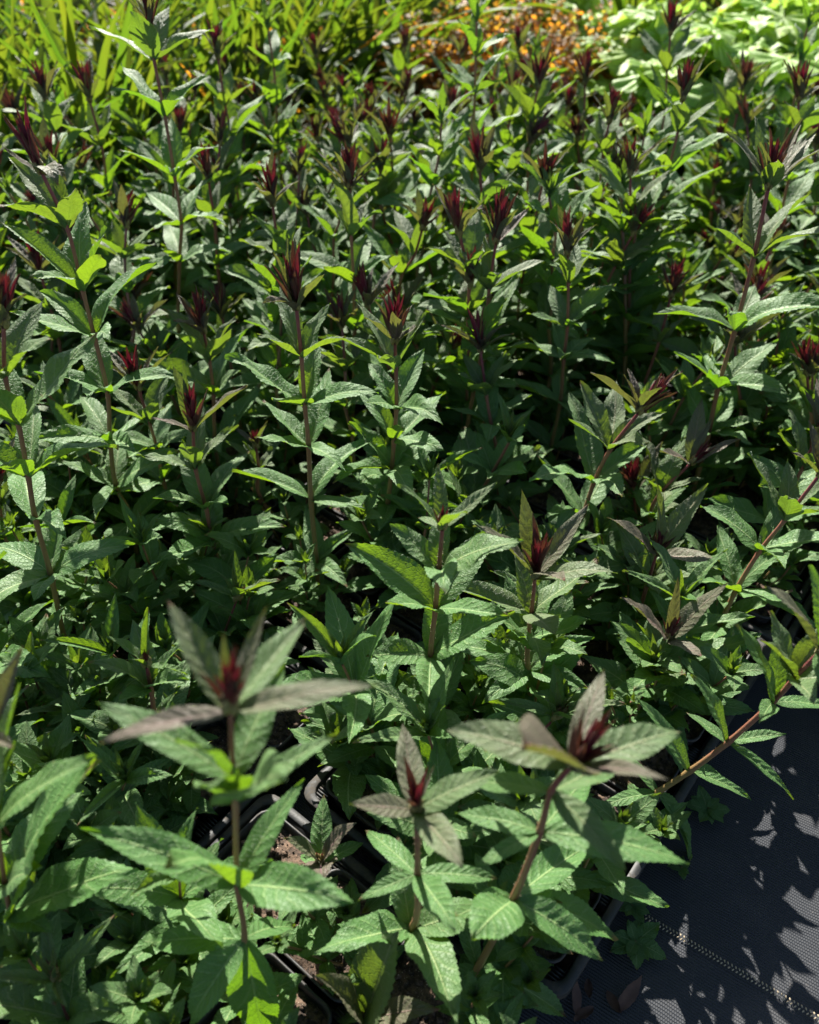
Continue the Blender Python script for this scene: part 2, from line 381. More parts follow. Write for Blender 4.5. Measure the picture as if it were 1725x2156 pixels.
def tray_parts():
    hx, hy = TL / 2, TW / 2
    wl = MB(); rings = [(-.010, .012, .002), (-.003, .016, .062), (-.0045, .016, .062), (-.0115, .012, .004)]
    v = [p for d, r_, z_ in rings for p in rrect(hx + d, hy + d, r_, z_)]; wl.add(v, grid_faces(4, 20, True), np.zeros((80, 4)))
    rm = MB(); rings = [(-.0045, .016, .062), (-.0045, .016, .0665), (-.003, .017, .068), (.0065, .02, .068), (.0072, .02, .0665), (.0072, .02, .056), (.0058, .02, .056), (.0055, .02, .0655), (-.0030, .016, .0645)]
    v = [p for d, r_, z_ in rings for p in rrect(hx + d, hy + d, r_, z_)]; rm.add(v, grid_faces(len(rings), 20, True), np.zeros((len(v), 4)))
    rb = MB()
    for sgn in (1, -1):
        x = -hx + .03
        while x < hx - .02:
            box(rb, x, x + .0016, min(sgn * (hy - .001), sgn * (hy + .0052)), max(sgn * (hy - .001), sgn * (hy + .0052)), .040, .064); x += .0135
        y = -hy + .03
        while y < hy - .02:
            box(rb, min(sgn * (hx - .001), sgn * (hx + .0052)), max(sgn * (hx - .001), sgn * (hx + .0052)), y, y + .0016, .040, .064); y += .0135
    dv = MB()                       # slatted webs between the pots
    for i in range(1, NA):
        x = -hx + .011 + i * PITCHP; box(dv, x - .0012, x + .0012, -hy + .006, hy - .006, .010, .058)
    for j in range(1, NB):
        y = -hy + .011 + j * PITCHP; box(dv, -hx + .006, hx - .006, y - .0010, y + .0010, .010, .056)
    for i in range(0, NA + 1):
        for j in range(0, NB + 1):
            for k in range(-3, 4):
                cx_ = -hx + .011 + i * PITCHP + k * .0042; cy_ = -hy + .011 + j * PITCHP
                l = .016 - abs(k) * .003
                x0, x1, y0, y1 = cx_ - .0009, cx_ + .0009, max(-hy + .006, cy_ - l), min(hy - .006, cy_ + l)
                if x0 > -hx + .005 and x1 < hx - .005: box(dv, x0, x1, y0, y1, .0585, .0635)
    bt = MB(); box(bt, -hx + .012, hx - .012, -hy + .012, hy - .012, .002, .005)
    return [('wall', wl), ('rim', rm), ('rib', rb), ('divider', dv), ('base', bt)]
tray_protos = []
for nm, mb in tray_parts():
    o = mb.build(nm, M['tray'], smooth=nm in ('wall',)); col.objects.unlink(o); tray_protos.append(o)

def back_limit(x):               # how far back the trays of upright plants reach
    return 1.92 + .62 / (1 + math.exp(-(x + .60) * 9)) - .22 / (1 + math.exp(-(x - .62) * 9))
cells = []; trays = []
for j in range(-1, 12):
    for i in range(-3, 8):
        if j < 0 and i < 1: continue
        off = (0.0 if i >= 0 else .035) * 1.0
        sh = [0, .17, -.1, .22, .05, .3, 0, .12, .2, .1, 0, .1][j] if j > 0 else 0
        c = P2[:2] + av * (TL / 2 + i * (TL + .022) + sh - (.0 if i >= 0 else .01)) + bv * (TW / 2 + j * (TW + .018) + off)
        own = []
        for ia in range(NA):
            for ib in range(NB):
                p = c + av * ((ia - (NA - 1) / 2) * PITCHP) + bv * ((ib - (NB - 1) / 2) * PITCHP)
                if p[1] < .02 or p[1] > back_limit(p[0]): continue
                pr = project((p[0], p[1], .25)); pb = project((p[0], p[1], .07)); pt = project((p[0], p[1], .5))
                vis = False
                for q, m_ in ((pr, 90), (pb, 60), (pt, 150)):
                    if q and -m_ - 60 < q[0] < 1725 + m_ + (520 if j <= 0 else 0) and -150 < q[1] < 2156 + m_: vis = True  # wider right margin adds out-of-view plants that cast shade onto the fabric
                if vis: own.append(p)
        if own: trays.append((c, len(own))); cells += own
trays_sorted = sorted(trays, key=lambda q: (q[0][1]))
for k, (c, nn) in enumerate(trays_sorted):
    root = empty('nursery_tray', (c[0], c[1], 0), GA)
    pr = project((c[0], c[1], .07)) or (0, 3000, 1)
    if abs(c[0] - (P2[0] + (av * TL / 2 + bv * TW / 2)[0])) < .01: lab = 'dark grey tray whose slotted rim borders the black fabric at lower right'
    elif pr[1] > 2156: lab = 'dark grey tray at the very front, mostly cut off by the photo\'s lower edge'
    elif pr[0] < 620 and pr[1] > 1150: lab = 'dark grey tray under the low green shoots at lower left'
    elif pr[0] > 1500: lab = 'dark grey tray reaching out of the picture on the right'
    elif pr[1] > 1150: lab = 'dark grey tray under the plants at lower centre, left of the bordering tray'
    elif pr[1] > 800: lab = 'dark grey tray hidden below the tall plants across the middle'
    else: lab = 'dark grey tray deep under the crowded plants at the back'
    tag(root, lab, 'tray', 'nursery trays holding the potted plants')
    for o in tray_protos:
        q = o.copy(); col.objects.link(q); q.parent = root

# ------------------------------------------------------------------ the upright plants
def whorl(name_parent, at, n, az0, elev, L, tint, T, hc, hero=True, droop=.5, spread=.17, slim=False, up=None, skip=()):
    mb = MB()
    for k in range(n):
        if k in skip or (not slim and rng.random() < .05): continue
        az = az0 + k * 2 * math.pi / n + rng.uniform(-.32, .32)
        l = L * rng.uniform(.72, 1.14)
        e = elev + rng.gauss(0, spread)
        leaf(mb, at, az, e, l, l * (rng.uniform(.22, .28) if slim else rng.uniform(.30, .38)), droop=droop * rng.choice((.3, .8, 1.1, 2.0)), fold=rng.uniform(.5, .95) if slim else rng.uniform(.2, .7), tint=min(1, max(0, tint + rng.uniform(-.12, .12))),
             T=T, hc=hc, roll=rng.uniform(-.55, .55), yaw=rng.uniform(-.2, .2), wave=rng.uniform(.4, 1.5))
    if slim:
        for k in range(3):
            l = L * rng.uniform(.45, .7); leaf(mb, at, az0 + .7 + k * 1.57 + rng.uniform(-.3, .3), rng.uniform(1.15, 1.45), l, l * .2, droop=rng.uniform(-.1, .2), fold=.85, tint=min(1, tint + .15), T=T, hc=hc, roll=rng.uniform(-.3, .3))
    return mb
def tip_mesh(at, n, ln, axis=(0, 0, 1), T=8, hc=2, spreadk=.85):
    mb = MB(); ax = math.atan2(axis[1], axis[0]); tilt = math.acos(max(-1, min(1, axis[2] / math.sqrt(sum(q * q for q in axis)))))
    for k in range(n):
        f = k / n; az = k * 2.4 + rng.uniform(-.3, .3)
        loose = rng.random() < .25
        e = math.pi / 2 - ((.24 if loose else .02) + .20 * (1 - f) * spreadk * rng.uniform(.7, 1.2))
        l = ln * (1.0 - .35 * f) * rng.uniform(.75, 1.1)
        leaf(mb, np.asarray(at) + np.array((math.cos(az), math.sin(az), 0)) * .0022 * (1 - f) + np.array((0, 0, .006 * f)), az, e, l, l * rng.uniform(.19, .26), droop=rng.uniform(-.15, .15),
             fold=rng.uniform(.8, 1.15), tint=(.75 if loose else .6 if rng.random() < .10 else rng.uniform(0, .12)), T=T, hc=hc, wave=.5, prof='bud', roll=rng.uniform(-.3, .3), quilt=0)
    for k in range(7):              # knobbly heart of the bud
        az = k * 2.4; c = np.asarray(at) + np.array((math.cos(az) * .003, math.sin(az) * .003, .004 + .0016 * k))
        tube(mb, [c - (0, 0, .006), c, c + (0, 0, .007)], [.0018, .0034, .0007], 6, 3, g0=.1, g1=.5, knots=False)
    if tilt > .05:
        rot = np.array(Matrix.Rotation(tilt, 3, Vector((-math.sin(ax), math.cos(ax), 0)))); A_ = np.asarray(at)
        for q in range(len(mb.v)): mb.v[q] = (mb.v[q] - A_) @ rot.T + A_
    return mb
def side_shoot(at, h, lean_az, lean, T, hc, L=.05, red=False):
    mb = MB(); at = np.asarray(at, float); d = np.array((math.cos(lean_az) * lean, math.sin(lean_az) * lean, 1.)); nn = max(2, int(h / .032))
    pts = [at + d * h * k / nn + np.array((rng.uniform(-.003, .003), rng.uniform(-.003, .003), 0)) * (k > 0) for k in range(nn + 1)]
    tube(mb, pts, [.0018, .0011], 6, 3, mi=1, g0=.1, g1=.5)
    for k, p in enumerate(pts[1:]):
        f = (k + 1) / nn; m_ = rng.choice((3, 4, 4)); a0 = rng.uniform(0, 6.28)
        for q in range(m_):
            l = L * (1.15 - .5 * f) * rng.uniform(.8, 1.2)
            leaf(mb, p, a0 + q * 6.283 / m_ + rng.uniform(-.25, .25), .25 + .8 * f + rng.uniform(-.2, .2), l, l * rng.uniform(.34, .42), droop=rng.uniform(.2, .9), fold=rng.uniform(.15, .45), tint=(.9 if red else .12) * max(0, f - .5) * 2,
                 T=T, hc=hc, roll=rng.uniform(-.4, .4), yaw=rng.uniform(-.15, .15))
    for q in range(4):
        l = L * .45; leaf(mb, pts[-1], q * 1.57 + .5, 1.3, l, l * .25, droop=.1, fold=.6, tint=.75 if red else .3, T=T, hc=hc)
    return mb

def grow(root, nodes, tip='red', hero=True, aims=None, scale=1., leafL=.102, tint=1., T=16, hc=4, tipn=22, tipl=.074, shoots=3, hair=False, elevtop=1.0, nleaf=None, rstem=.0034, shootL=.058):
    """nodes: crown first, soil last; local coordinates of root"""
    nodes = [np.asarray(q, float) for q in nodes]; aims = aims or {}
    ht = max(nodes[0][2] - nodes[-1][2], .05)
    smb = MB(); sp_, rr, a_, b_ = tube(smb, list(reversed(nodes)), [rstem * scale * 1.1, rstem * scale, rstem * .8 * scale, rstem * .62 * scale], 8 if hero else 6, 5 if hero else 3, g0=.05 if ht > .2 else .25, g1=1.0 if tip == 'red' else .62)
    if hair: hairs(smb, sp_, rr, a_, b_, 12)
    parts = [smb.build('stem', M['stem'], root)]
    ax = nodes[0] - nodes[1]
    if tip == 'red':
        parts.append(tip_mesh(nodes[0], tipn, tipl * scale, ax, 8 if hero else 4, 2).build('shoot_tip', M['bud'], root))
    else:
        mb = MB()
        for q in range(5): leaf(mb, nodes[0] + (0, 0, .002), q * 1.3, 1.25, .028 * scale, .007, droop=.1, fold=.7, tint=.25, T=8, hc=2)
        parts.append(mb.build('shoot_tip', M['leaf'], root))
    a0 = rng.uniform(0, 6.28)
    N_ = len(nodes) - 1
    for k, p in enumerate(nodes[:-1]):
        f = (p[2] - nodes[-1][2]) / ht
        hz = p[2] - nodes[-1][2]
        n = nleaf or rng.choice((4, 4, 5)); a0 += math.pi / n + rng.uniform(-.2, .2)
        if k in aims:
            mb = MB()
            for am in aims[k]:
                d = am['tip'] - p; l = float(np.linalg.norm(d)); dr = am.get('droop', .4)
                e = math.asin(max(-1, min(1, d[2] / l))) + dr * .42
                leaf(mb, p, math.atan2(d[1], d[0]), e, l * (1 + .03 * dr), l * am.get('w', .3) * (.80 if k else .95), droop=dr, fold=am.get('fold', .3), tint=am.get('tint', .5), T=20, hc=5, roll=am.get('roll', 0.), wave=am.get('wave', .8))
            parts.append(mb.build('leaf_whorl', M['leaf'], root)); continue
        if k == 0: e, L, ti, dr = elevtop, leafL * .72, (.9 if tip == 'red' else .2) * tint, .25
        elif k == 1: e, L, ti, dr = elevtop * .88, leafL * .92, (.38 if tip == 'red' else .05) * tint, .3
        else: e, L, ti, dr = max(.35, elevtop * 1.0 - .09 * k), leafL * (1.05 if hz > .12 else .9), (.1 if k == 2 else 0.) * tint, .42
        parts.append(whorl(root, p, n, a0, e, L * scale * (1.1 if n == 4 else 1), ti, T, hc, droop=dr, slim=k == 0).build('leaf_whorl', M['leaf'], root))
    for k in range(shoots):
        az = rng.uniform(0, 6.28); r_ = rng.uniform(.012, .03)
        b = nodes[-1] + np.array((math.cos(az) * r_, math.sin(az) * r_, -.002))
        parts.append(side_shoot(b, rng.uniform(.04, .15), az, rng.uniform(.1, .6), max(6, T - 4), max(2, hc - 1), L=shootL * rng.uniform(.8, 1.15)).build('side_shoot', [M['leaf'], M['stem']], root))
    return parts

# ---- the plants one can single out: pixel of crown, nodes down the stem, where it stands
# each: label, Y (distance ahead; None = from base pixel), nodes [(px,py)...] crown first, base pixel or None, options
PL = []
def hero(label, nodes, base=None, Y=None, dy=0., **o): PL.append((label, nodes, base, Y, dy, o))
hero('tall leaning stem with dark crimson tip before the strap leaves at upper left', [(318, 70), (325, 128), (348, 248), (368, 372), (382, 472), (378, 552), (376, 700)], Y=1.42, tipn=14, tipl=.075, leafL=.098)
hero('plant with crooked neck and wilted silvery leaf near left edge', [(90, 367), (142, 480), (175, 613), (200, 713), (227, 828), (232, 928), (245, 1023), (280, 1100)], base=(292, 1190), crook=True)
hero('thick stemmed plant cut by the left edge, yellow-green leaf near its top', [(8, 690), (12, 798), (40, 898), (60, 1005), (75, 1093), (107, 1209), (137, 1349)], base=(146, 1434))
hero('plant with slim red spindle tip and one grey-purple leaf held out right', [(407, 908), (412, 988), (435, 1073), (447, 1139), (472, 1204)], base=(480, 1275), aim0=[((520, 812), -.01, dict(w=.3, tint=.85, roll=-.2, droop=.2)), ((365, 768), .02, dict(w=.26, tint=.7, roll=.6, droop=.1)), ((318, 880), -.02, dict(w=.26, tint=1., droop=.3)), ((385, 760), .03, dict(w=.16, tint=.5, fold=.9, droop=.1))])
hero('shaded plant with very dark spiky crimson tip, behind the slim spindle tipped one', [(430, 703), (442, 763), (450, 833), (453, 930)], Y=1.12)
hero('plant with leaning purple leaf pair and narrow crimson tip, left of the middle', [(625, 653), (635, 753), (642, 853), (650, 938), (655, 1053), (667, 1184)], base=(672, 1275))
hero('plant with tall silver-pink folded leaf beside crimson tip, upper left of centre', [(575, 435), (587, 540), (592, 640), (596, 740)], Y=1.33, tint=1.0)
hero('straight plant with compact crimson tip between two upright grey leaves, upper centre', [(737, 400), (740, 500), (745, 598), (747, 698), (745, 813), (742, 910)], Y=1.30)
hero('central plant with feathery pink crimson tip and broad dark purple leaves', [(832, 725), (834, 778), (835, 863), (830, 928), (825, 988), (817, 1063)], base=(805, 1204))
hero('plant with largest upright blood red tip, right of centre in the upper middle', [(1044, 515), (1030, 613), (1017, 723), (997, 828), (975, 953)], Y=1.18, tipl=.085, tipn=26)
hero('plant with pale pointed tip leaf, just right of the blood red tip', [(1195, 540), (1197, 598), (1195, 688), (1187, 758), (1180, 848), (1160, 943)], Y=1.22)
hero('tall plant with drooping grey wing leaves and one round bright green leaf', [(1437, 215), (1427, 280), (1405, 370), (1392, 450), (1372, 538), (1350, 640)], Y=1.55, leafL=.105)
hero('tallest plant at right edge with thick reddish stem and wide grey leaf crown', [(1617, 400), (1587, 545), (1547, 698), (1512, 818), (1492, 913)], Y=1.10, leafL=.112, rstem=.0042, tipl=.075, tipn=24,
     aim0=[((1530, 275), .03, dict(w=.3, tint=.7, droop=.3)), ((1590, 245), .06, dict(w=.26, tint=.5, droop=.1)), ((1722, 270), .05, dict(w=.28, tint=.7, droop=.2)), ((1735, 310), -.02, dict(w=.26, tint=.85, droop=.3)), ((1637, 338), -.04, dict(w=.45, tint=.3, fold=.3)), ((1690, 250), .06, dict(w=.2, tint=.9, fold=.7)), ((1600, 300), -.02, dict(w=.2, tint=.9, fold=.7))])
hero('bent shoot with bright red knobbly tip, below the thick stem at right', [(1452, 978), (1392, 1038), (1370, 1090)], base=(1352, 1190), tipl=.045,
     aim0=[((1478, 838), .05, dict(w=.28, tint=.8, droop=.1)), ((1560, 925), -.01, dict(w=.28, tint=1., droop=.3)), ((1390, 950), -.03, dict(w=.32, tint=1., droop=.3)), ((1500, 880), .03, dict(w=.2, tint=.8))])
hero('small twisted red tipped shoot just left of the bent one', [(1334, 1038), (1338, 1090)], base=(1342, 1160), shoots=1,
     aim0=[((1395, 930), .01, dict(w=.26, tint=.9, droop=.1)), ((1292, 1008), -.02, dict(w=.3, tint=1., droop=.3)), ((1265, 975), .03, dict(w=.45, tint=.1)), ((1402, 1060), .02, dict(w=.4, tint=.1))])
hero('plant with three outspread brown purple leaves round a slim red tip', [(1382, 1169), (1362, 1234), (1342, 1294)], base=(1305, 1364), tipl=.05,
     aim0=[((1278, 1090), -.01, dict(w=.32, tint=.95, droop=.3)), ((1492, 1018), .03, dict(w=.3, tint=.6, droop=.1)), ((1515, 1180), -.04, dict(w=.34, tint=.85, droop=.2)), ((1385, 1020), .03, dict(w=.2, tint=.6, fold=.8))])
hero('plant with broad crimson fan of young leaves between two grey-purple wings', [(1127, 1219), (1119, 1294), (1112, 1349), (1112, 1414)], base=(1082, 1529), tipn=24, tipl=.075, hair=True,
     aim0=[((1098, 1030), .05, dict(w=.24, tint=.8, droop=.1)), ((1240, 1060), .05, dict(w=.22, tint=.8, droop=.15)), ((1000, 1105), -.02, dict(w=.3, tint=.85, droop=.4)), ((1300, 1205), -.03, dict(w=.3, tint=.5, droop=.5)), ((1215, 1110), .05, dict(w=.3, tint=.5)), ((1190, 1222), -.07, dict(w=.3, tint=.9))])
hero('small dark stemmed plant with two purple wing leaves, by the tray rim at right', [(1404, 1349), (1372, 1419), (1349, 1474)], base=(1322, 1519), tipl=.048, hair=True,
     aim0=[((1428, 1215), .02, dict(w=.2, tint=1., fold=.7, droop=.1)), ((1534, 1226), .01, dict(w=.27, tint=.8, droop=.1)), ((1308, 1258), -.01, dict(w=.3, tint=1., droop=.3)), ((1478, 1382), -.05, dict(w=.36, tint=.9))])
hero('long hairy stem lying outward over the black fabric at right edge', [(1724, 1375), (1672, 1429), (1627, 1479), (1532, 1564), (1452, 1624), (1385, 1668)], base=(1300, 1722), hair=True, leafL=.10, dy=-.02, shoots=1,
     aim0=[((1612, 1235), .0, dict(w=.34, tint=.85, droop=.4)), ((1705, 1190), .03, dict(w=.34, tint=.1)), ((1790, 1300), .0, dict(w=.3, tint=.5)), ((1730, 1450), -.04, dict(w=.4, tint=.05))],
     aim2=[((1550, 1315), .02, dict(w=.36, tint=.05)), ((1640, 1315), .05, dict(w=.32, tint=0.)), ((1760, 1490), .0, dict(w=.3, tint=0.)), ((1600, 1520), -.05, dict(w=.3, tint=.05))],
     aim3=[((1670, 1683), -.04, dict(w=.2, tint=.0, fold=.5, droop=.5)), ((1455, 1420), .03, dict(w=.36, tint=0.)), ((1655, 1545), .0, dict(w=.3, tint=0.)), ((1445, 1500), .04, dict(w=.3, tint=0.))],
     aim4=[((1583, 1685), -.02, dict(w=.24, tint=.0, droop=.6)), ((1340, 1470), .04, dict(w=.3, tint=0.)), ((1530, 1640), .02, dict(w=.3, tint=0.))],
     aim5=[((1452, 1812), -.03, dict(w=.24, tint=.0, fold=.7)), ((1450, 1815), -.01, dict(w=.3, tint=.0)), ((1300, 1580), .04, dict(w=.3, tint=.0)), ((1260, 1700), -.02, dict(w=.3, tint=.0))])
hero('hairy purple stem with bright pink heart and long spreading brown leaves', [(1202, 1614), (1160, 1668), (1137, 1751), (1082, 1891), (1007, 2036)], base=(985, 2090), hair=True, tipn=16, tipl=.060, leafL=.105, dy=.0,
     aim0=[((1272, 1408), .08, dict(w=.24, tint=.85, droop=.1)), ((1435, 1542), .03, dict(w=.34, tint=.35, droop=.4)), ((1410, 1642), -.04, dict(w=.17, tint=.9, droop=.4)), ((940, 1535), .02, dict(w=.36, tint=.5, droop=.5)), ((1100, 1575), -.05, dict(w=.5, tint=1., droop=.3)), ((1020, 1580), .05, dict(w=.3, tint=.4))],
     aim1=[((1315, 1832), -.05, dict(w=.40, tint=.35, droop=.5)), ((1320, 1600), .06, dict(w=.3, tint=.2)), ((990, 1650), .03, dict(w=.34, tint=.1))],
     aim2=[((1450, 1818), -.02, dict(w=.34, tint=0., droop=.5)), ((960, 1712), .02, dict(w=.38, tint=0.)), ((1240, 1640), .08, dict(w=.3, tint=0.)), ((1000, 1830), -.03, dict(w=.3, tint=0.))],
     aim3=[((1268, 2022), -.03, dict(w=.36, tint=0., droop=.5)), ((1298, 1980), .02, dict(w=.26, tint=0.)), ((992, 1980), -.05, dict(w=.75, tint=0., droop=.3)), ((1240, 1780), .08, dict(w=.3, tint=0.))],
     aim4=[((1192, 2140), -.02, dict(w=.34, tint=0., droop=.5)), ((1105, 2085), .01, dict(w=.34, tint=0.)), ((920, 2105), -.01, dict(w=.45, tint=0.)), ((1130, 2020), .05, dict(w=.3, tint=0.)), ((960, 1900), .05, dict(w=.4, tint=0.))])
hero('upright pale green plant with orange pink bud and hairy golden stem, centre', [(932, 1115), (924, 1200), (917, 1284), (907, 1384), (912, 1500)], base=(932, 1579), hair=True, tipl=.032, tipn=10, tint=.4, leafL=.1,
     aim0=[((922, 975), .05, dict(w=.24, tint=.35, droop=.05)), ((1046, 1015), .02, dict(w=.24, tint=.4, droop=.1)), ((838, 1020), -.01, dict(w=.26, tint=.3, droop=.3)), ((985, 1080), -.05, dict(w=.3, tint=.25)), ((880, 1090), .04, dict(w=.24, tint=.3))])
hero('dark shaded plant with upright grey leaf and three flat wings, lower centre', [(877, 1708), (879, 1841), (867, 1956)], base=(862, 2070), tipn=12, tipl=.055, leafL=.1, hair=True,
     aim0=[((848, 1522), .07, dict(w=.32, tint=.75, droop=.1)), ((1052, 1622), .01, dict(w=.34, tint=.35, droop=.3)), ((735, 1693), -.01, dict(w=.34, tint=.8, droop=.2)), ((975, 1828), -.06, dict(w=.36, tint=.6, droop=.4)), ((915, 1610), .03, dict(w=.16, tint=.9, fold=.8))],
     aim1=[((1045, 1850), .0, dict(w=.34, tint=0., droop=.5)), ((755, 1895), -.02, dict(w=.34, tint=0.)), ((960, 1960), -.06, dict(w=.45, tint=0.)), ((770, 1750), .06, dict(w=.3, tint=0.))])
hero('big blurred plant with raspberry heart and wide grey-purple leaves, nearest at lower left', [(486, 1500), (492, 1640), (496, 1690), (500, 1866), (515, 1976), (500, 2106)], Y=.30, tipn=30, tipl=.052, leafL=.09, rstem=.0026, shoots=1,
     aim0=[((352, 1262), .05, dict(w=.25, tint=.55, droop=.2)), ((645, 1300), .07, dict(w=.27, tint=.25, droop=.15)), ((212, 1565), -.01, dict(w=.20, tint=.95, droop=.5)), ((797, 1443), -.0, dict(w=.21, tint=.7, droop=.3)), ((562, 1275), .05, dict(w=.2, tint=.8, fold=.6, droop=.1)), ((470, 1330), .02, dict(w=.16, tint=.8, fold=.6, droop=.1))],
     aim1=[((205, 1480), .03, dict(w=.3, tint=.1, droop=.4)), ((600, 1400), .07, dict(w=.4, tint=.1)), ((370, 1560), -.03, dict(w=.3, tint=.2))],
     aim2=[((710, 1545), .04, dict(w=.26, tint=.1, droop=.4)), ((600, 1640), -.05, dict(w=.45, tint=.2)), ((440, 1660), -.05, dict(w=.4, tint=.2))],
     aim3=[((745, 1900), -.03, dict(w=.42, tint=.0, droop=.6, roll=.3)), ((170, 1745), .01, dict(w=.3, tint=0., droop=.5)), ((350, 1820), -.05, dict(w=.4, tint=0.)), ((640, 1640), .06, dict(w=.3, tint=0.))],
     aim4=[((400, 2160), -.05, dict(w=.48, tint=0., droop=.7)), ((620, 1950), .04, dict(w=.34, tint=0.)), ((320, 1990), .02, dict(w=.34, tint=0.)), ((560, 2170), -.02, dict(w=.34, tint=0.))])
hero('blurred near plant half outside the left edge with striped shadows on its leaves', [(-20, 1560), (-5, 1740), (10, 1860), (22, 1925), (38, 2040)], Y=.33, tipn=10, tipl=.03, leafL=.085, rstem=.0026, shoots=1,
     aim1=[((38, 1440), .03, dict(w=.3, tint=.3, droop=.1)), ((200, 1590), .0, dict(w=.3, tint=.1, droop=.3)), ((30, 1560), .03, dict(w=.3, tint=.2))],
     aim3=[((205, 1600), .02, dict(w=.36, tint=0., droop=.3)), ((290, 1830), .0, dict(w=.36, tint=0., droop=.4)), ((110, 1960), -.03, dict(w=.4, tint=0.)), ((60, 1740), .04, dict(w=.34, tint=0.))],
     aim4=[((290, 2000), .01, dict(w=.36, tint=0., droop=.4)), ((150, 2160), -.03, dict(w=.36, tint=0.)), ((-60, 1980), .02, dict(w=.36, tint=0.))])
hero('blurred green and brown leaf fan rising from the bottom edge, centre', [(765, 2150), (770, 2260)], Y=.29, tipn=8, tipl=.02, leafL=.07, rstem=.0022, shoots=0,
     aim0=[((838, 1962), .02, dict(w=.38, tint=.45, droop=.15)), ((662, 2055), -.01, dict(w=.24, tint=.85, droop=.3)), ((925, 2125), -.02, dict(w=.24, tint=.85, droop=.4)), ((700, 2130), .03, dict(w=.3, tint=.4))])
hero('small rosette with orange red heart under the upright green leaf, left', [(310, 1404), (318, 1450), (335, 1540)], base=(345, 1650), tipl=.03, tipn=9, tint=.4, leafL=.085, hair=True,
     aim0=[((312, 1285), .02, dict(w=.22, tint=.15, fold=.7, droop=.1)), ((225, 1340), -.01, dict(w=.34, tint=.25)), ((395, 1420), .03, dict(w=.26, tint=.2)), ((265, 1390), -.03, dict(w=.2, tint=.3))])
hero('low plant with tiny crimson bud and four small pale leaves, centre left', [(710, 1375), (710, 1410)], base=(711, 1462), tipl=.018, tipn=7, leafL=.05, rstem=.0016, shoots=1, tint=.5)
hero('low seedling with small mauve leaves just right of the tiny crimson bud', [(812, 1390), (808, 1420)], base=(806, 1470), tipl=.018, tipn=5, leafL=.055, rstem=.0016, shoots=1, tint=.7)
hero('low red hearted rosette with one tall pale green leaf beside bare soil', [(675, 1818), (677, 1850)], base=(682, 1905), tipl=.014, tipn=6, leafL=.05, rstem=.0018, shoots=0, hair=True,
     aim0=[((682, 1672), .06, dict(w=.36, tint=.02, droop=.1)), ((750, 1732), .0, dict(w=.26, tint=.95)), ((598, 1765), -.01, dict(w=.3, tint=.7)), ((765, 1775), .03, dict(w=.34, tint=.0)), ((678, 1850), -.04, dict(w=.6, tint=1.)), ((640, 1800), .03, dict(w=.4, tint=.0))])
hero('small plant with thin dark crimson bud behind the slim spindle tipped one', [(540, 943), (545, 988), (549, 1050)], base=(551, 1130), leafL=.07, tipl=.035)
hero('purple topped blurred plant by the yellow strap leaves, upper left', [(460, 125), (475, 225), (490, 290), (497, 380)], Y=1.8)
hero('plain green topped plant before the black pots, top left of centre', [(565, 65), (577, 145), (582, 225), (585, 300)], Y=1.95, tip='green', leafL=.095)
hero('plain green topped plant before the amber foliage, top centre', [(1004, 45), (1002, 120), (1000, 200), (997, 290)], Y=1.75, tip='green', leafL=.095)
hero('dark blue-green shaded plant right of the top centre green one', [(1132, 190), (1119, 260), (1112, 360), (1108, 450)], Y=1.75, leafL=.11)
hero('plant with red tip and stiff purple collar, left of the tall leaning stem', [(190, 215), (215, 310), (228, 400)], Y=1.7)
hero('green leaved plant with brownish bud above the crooked neck plant', [(98, 215), (117, 280), (128, 350)], Y=1.65)
hero('plant with short open crimson tip between the leaning stem and the silver-pink leaf', [(440, 385), (452, 470), (458, 560)], Y=1.5, leafL=.085)
hero('plant with slender red tip rising behind the thick stem, right', [(1412, 628), (1387, 723), (1347, 838), (1330, 900)], Y=1.3, leafL=.09)
hero('red tipped plant at right edge above the wide grey crown', [(1682, 215), (1676, 290), (1660, 380)], Y=1.6)
hero('plant with drooping grey collar before the lime leaves, upper right', [(1412, 75), (1405, 150), (1400, 230)], Y=2.0)
hero('small red tipped plant in front of the lime leaves, right of top centre', [(1232, 180), (1230, 250), (1225, 320)], Y=1.9, leafL=.09)
hero('plant with bright pink red tip just above the upper right middle', [(1282, 262), (1270, 320), (1262, 400)], Y=1.65, leafL=.09)
hero('green topped plant at the top right corner', [(1700, 60), (1685, 130), (1675, 200)], Y=2.0, tip='green', leafL=.095)

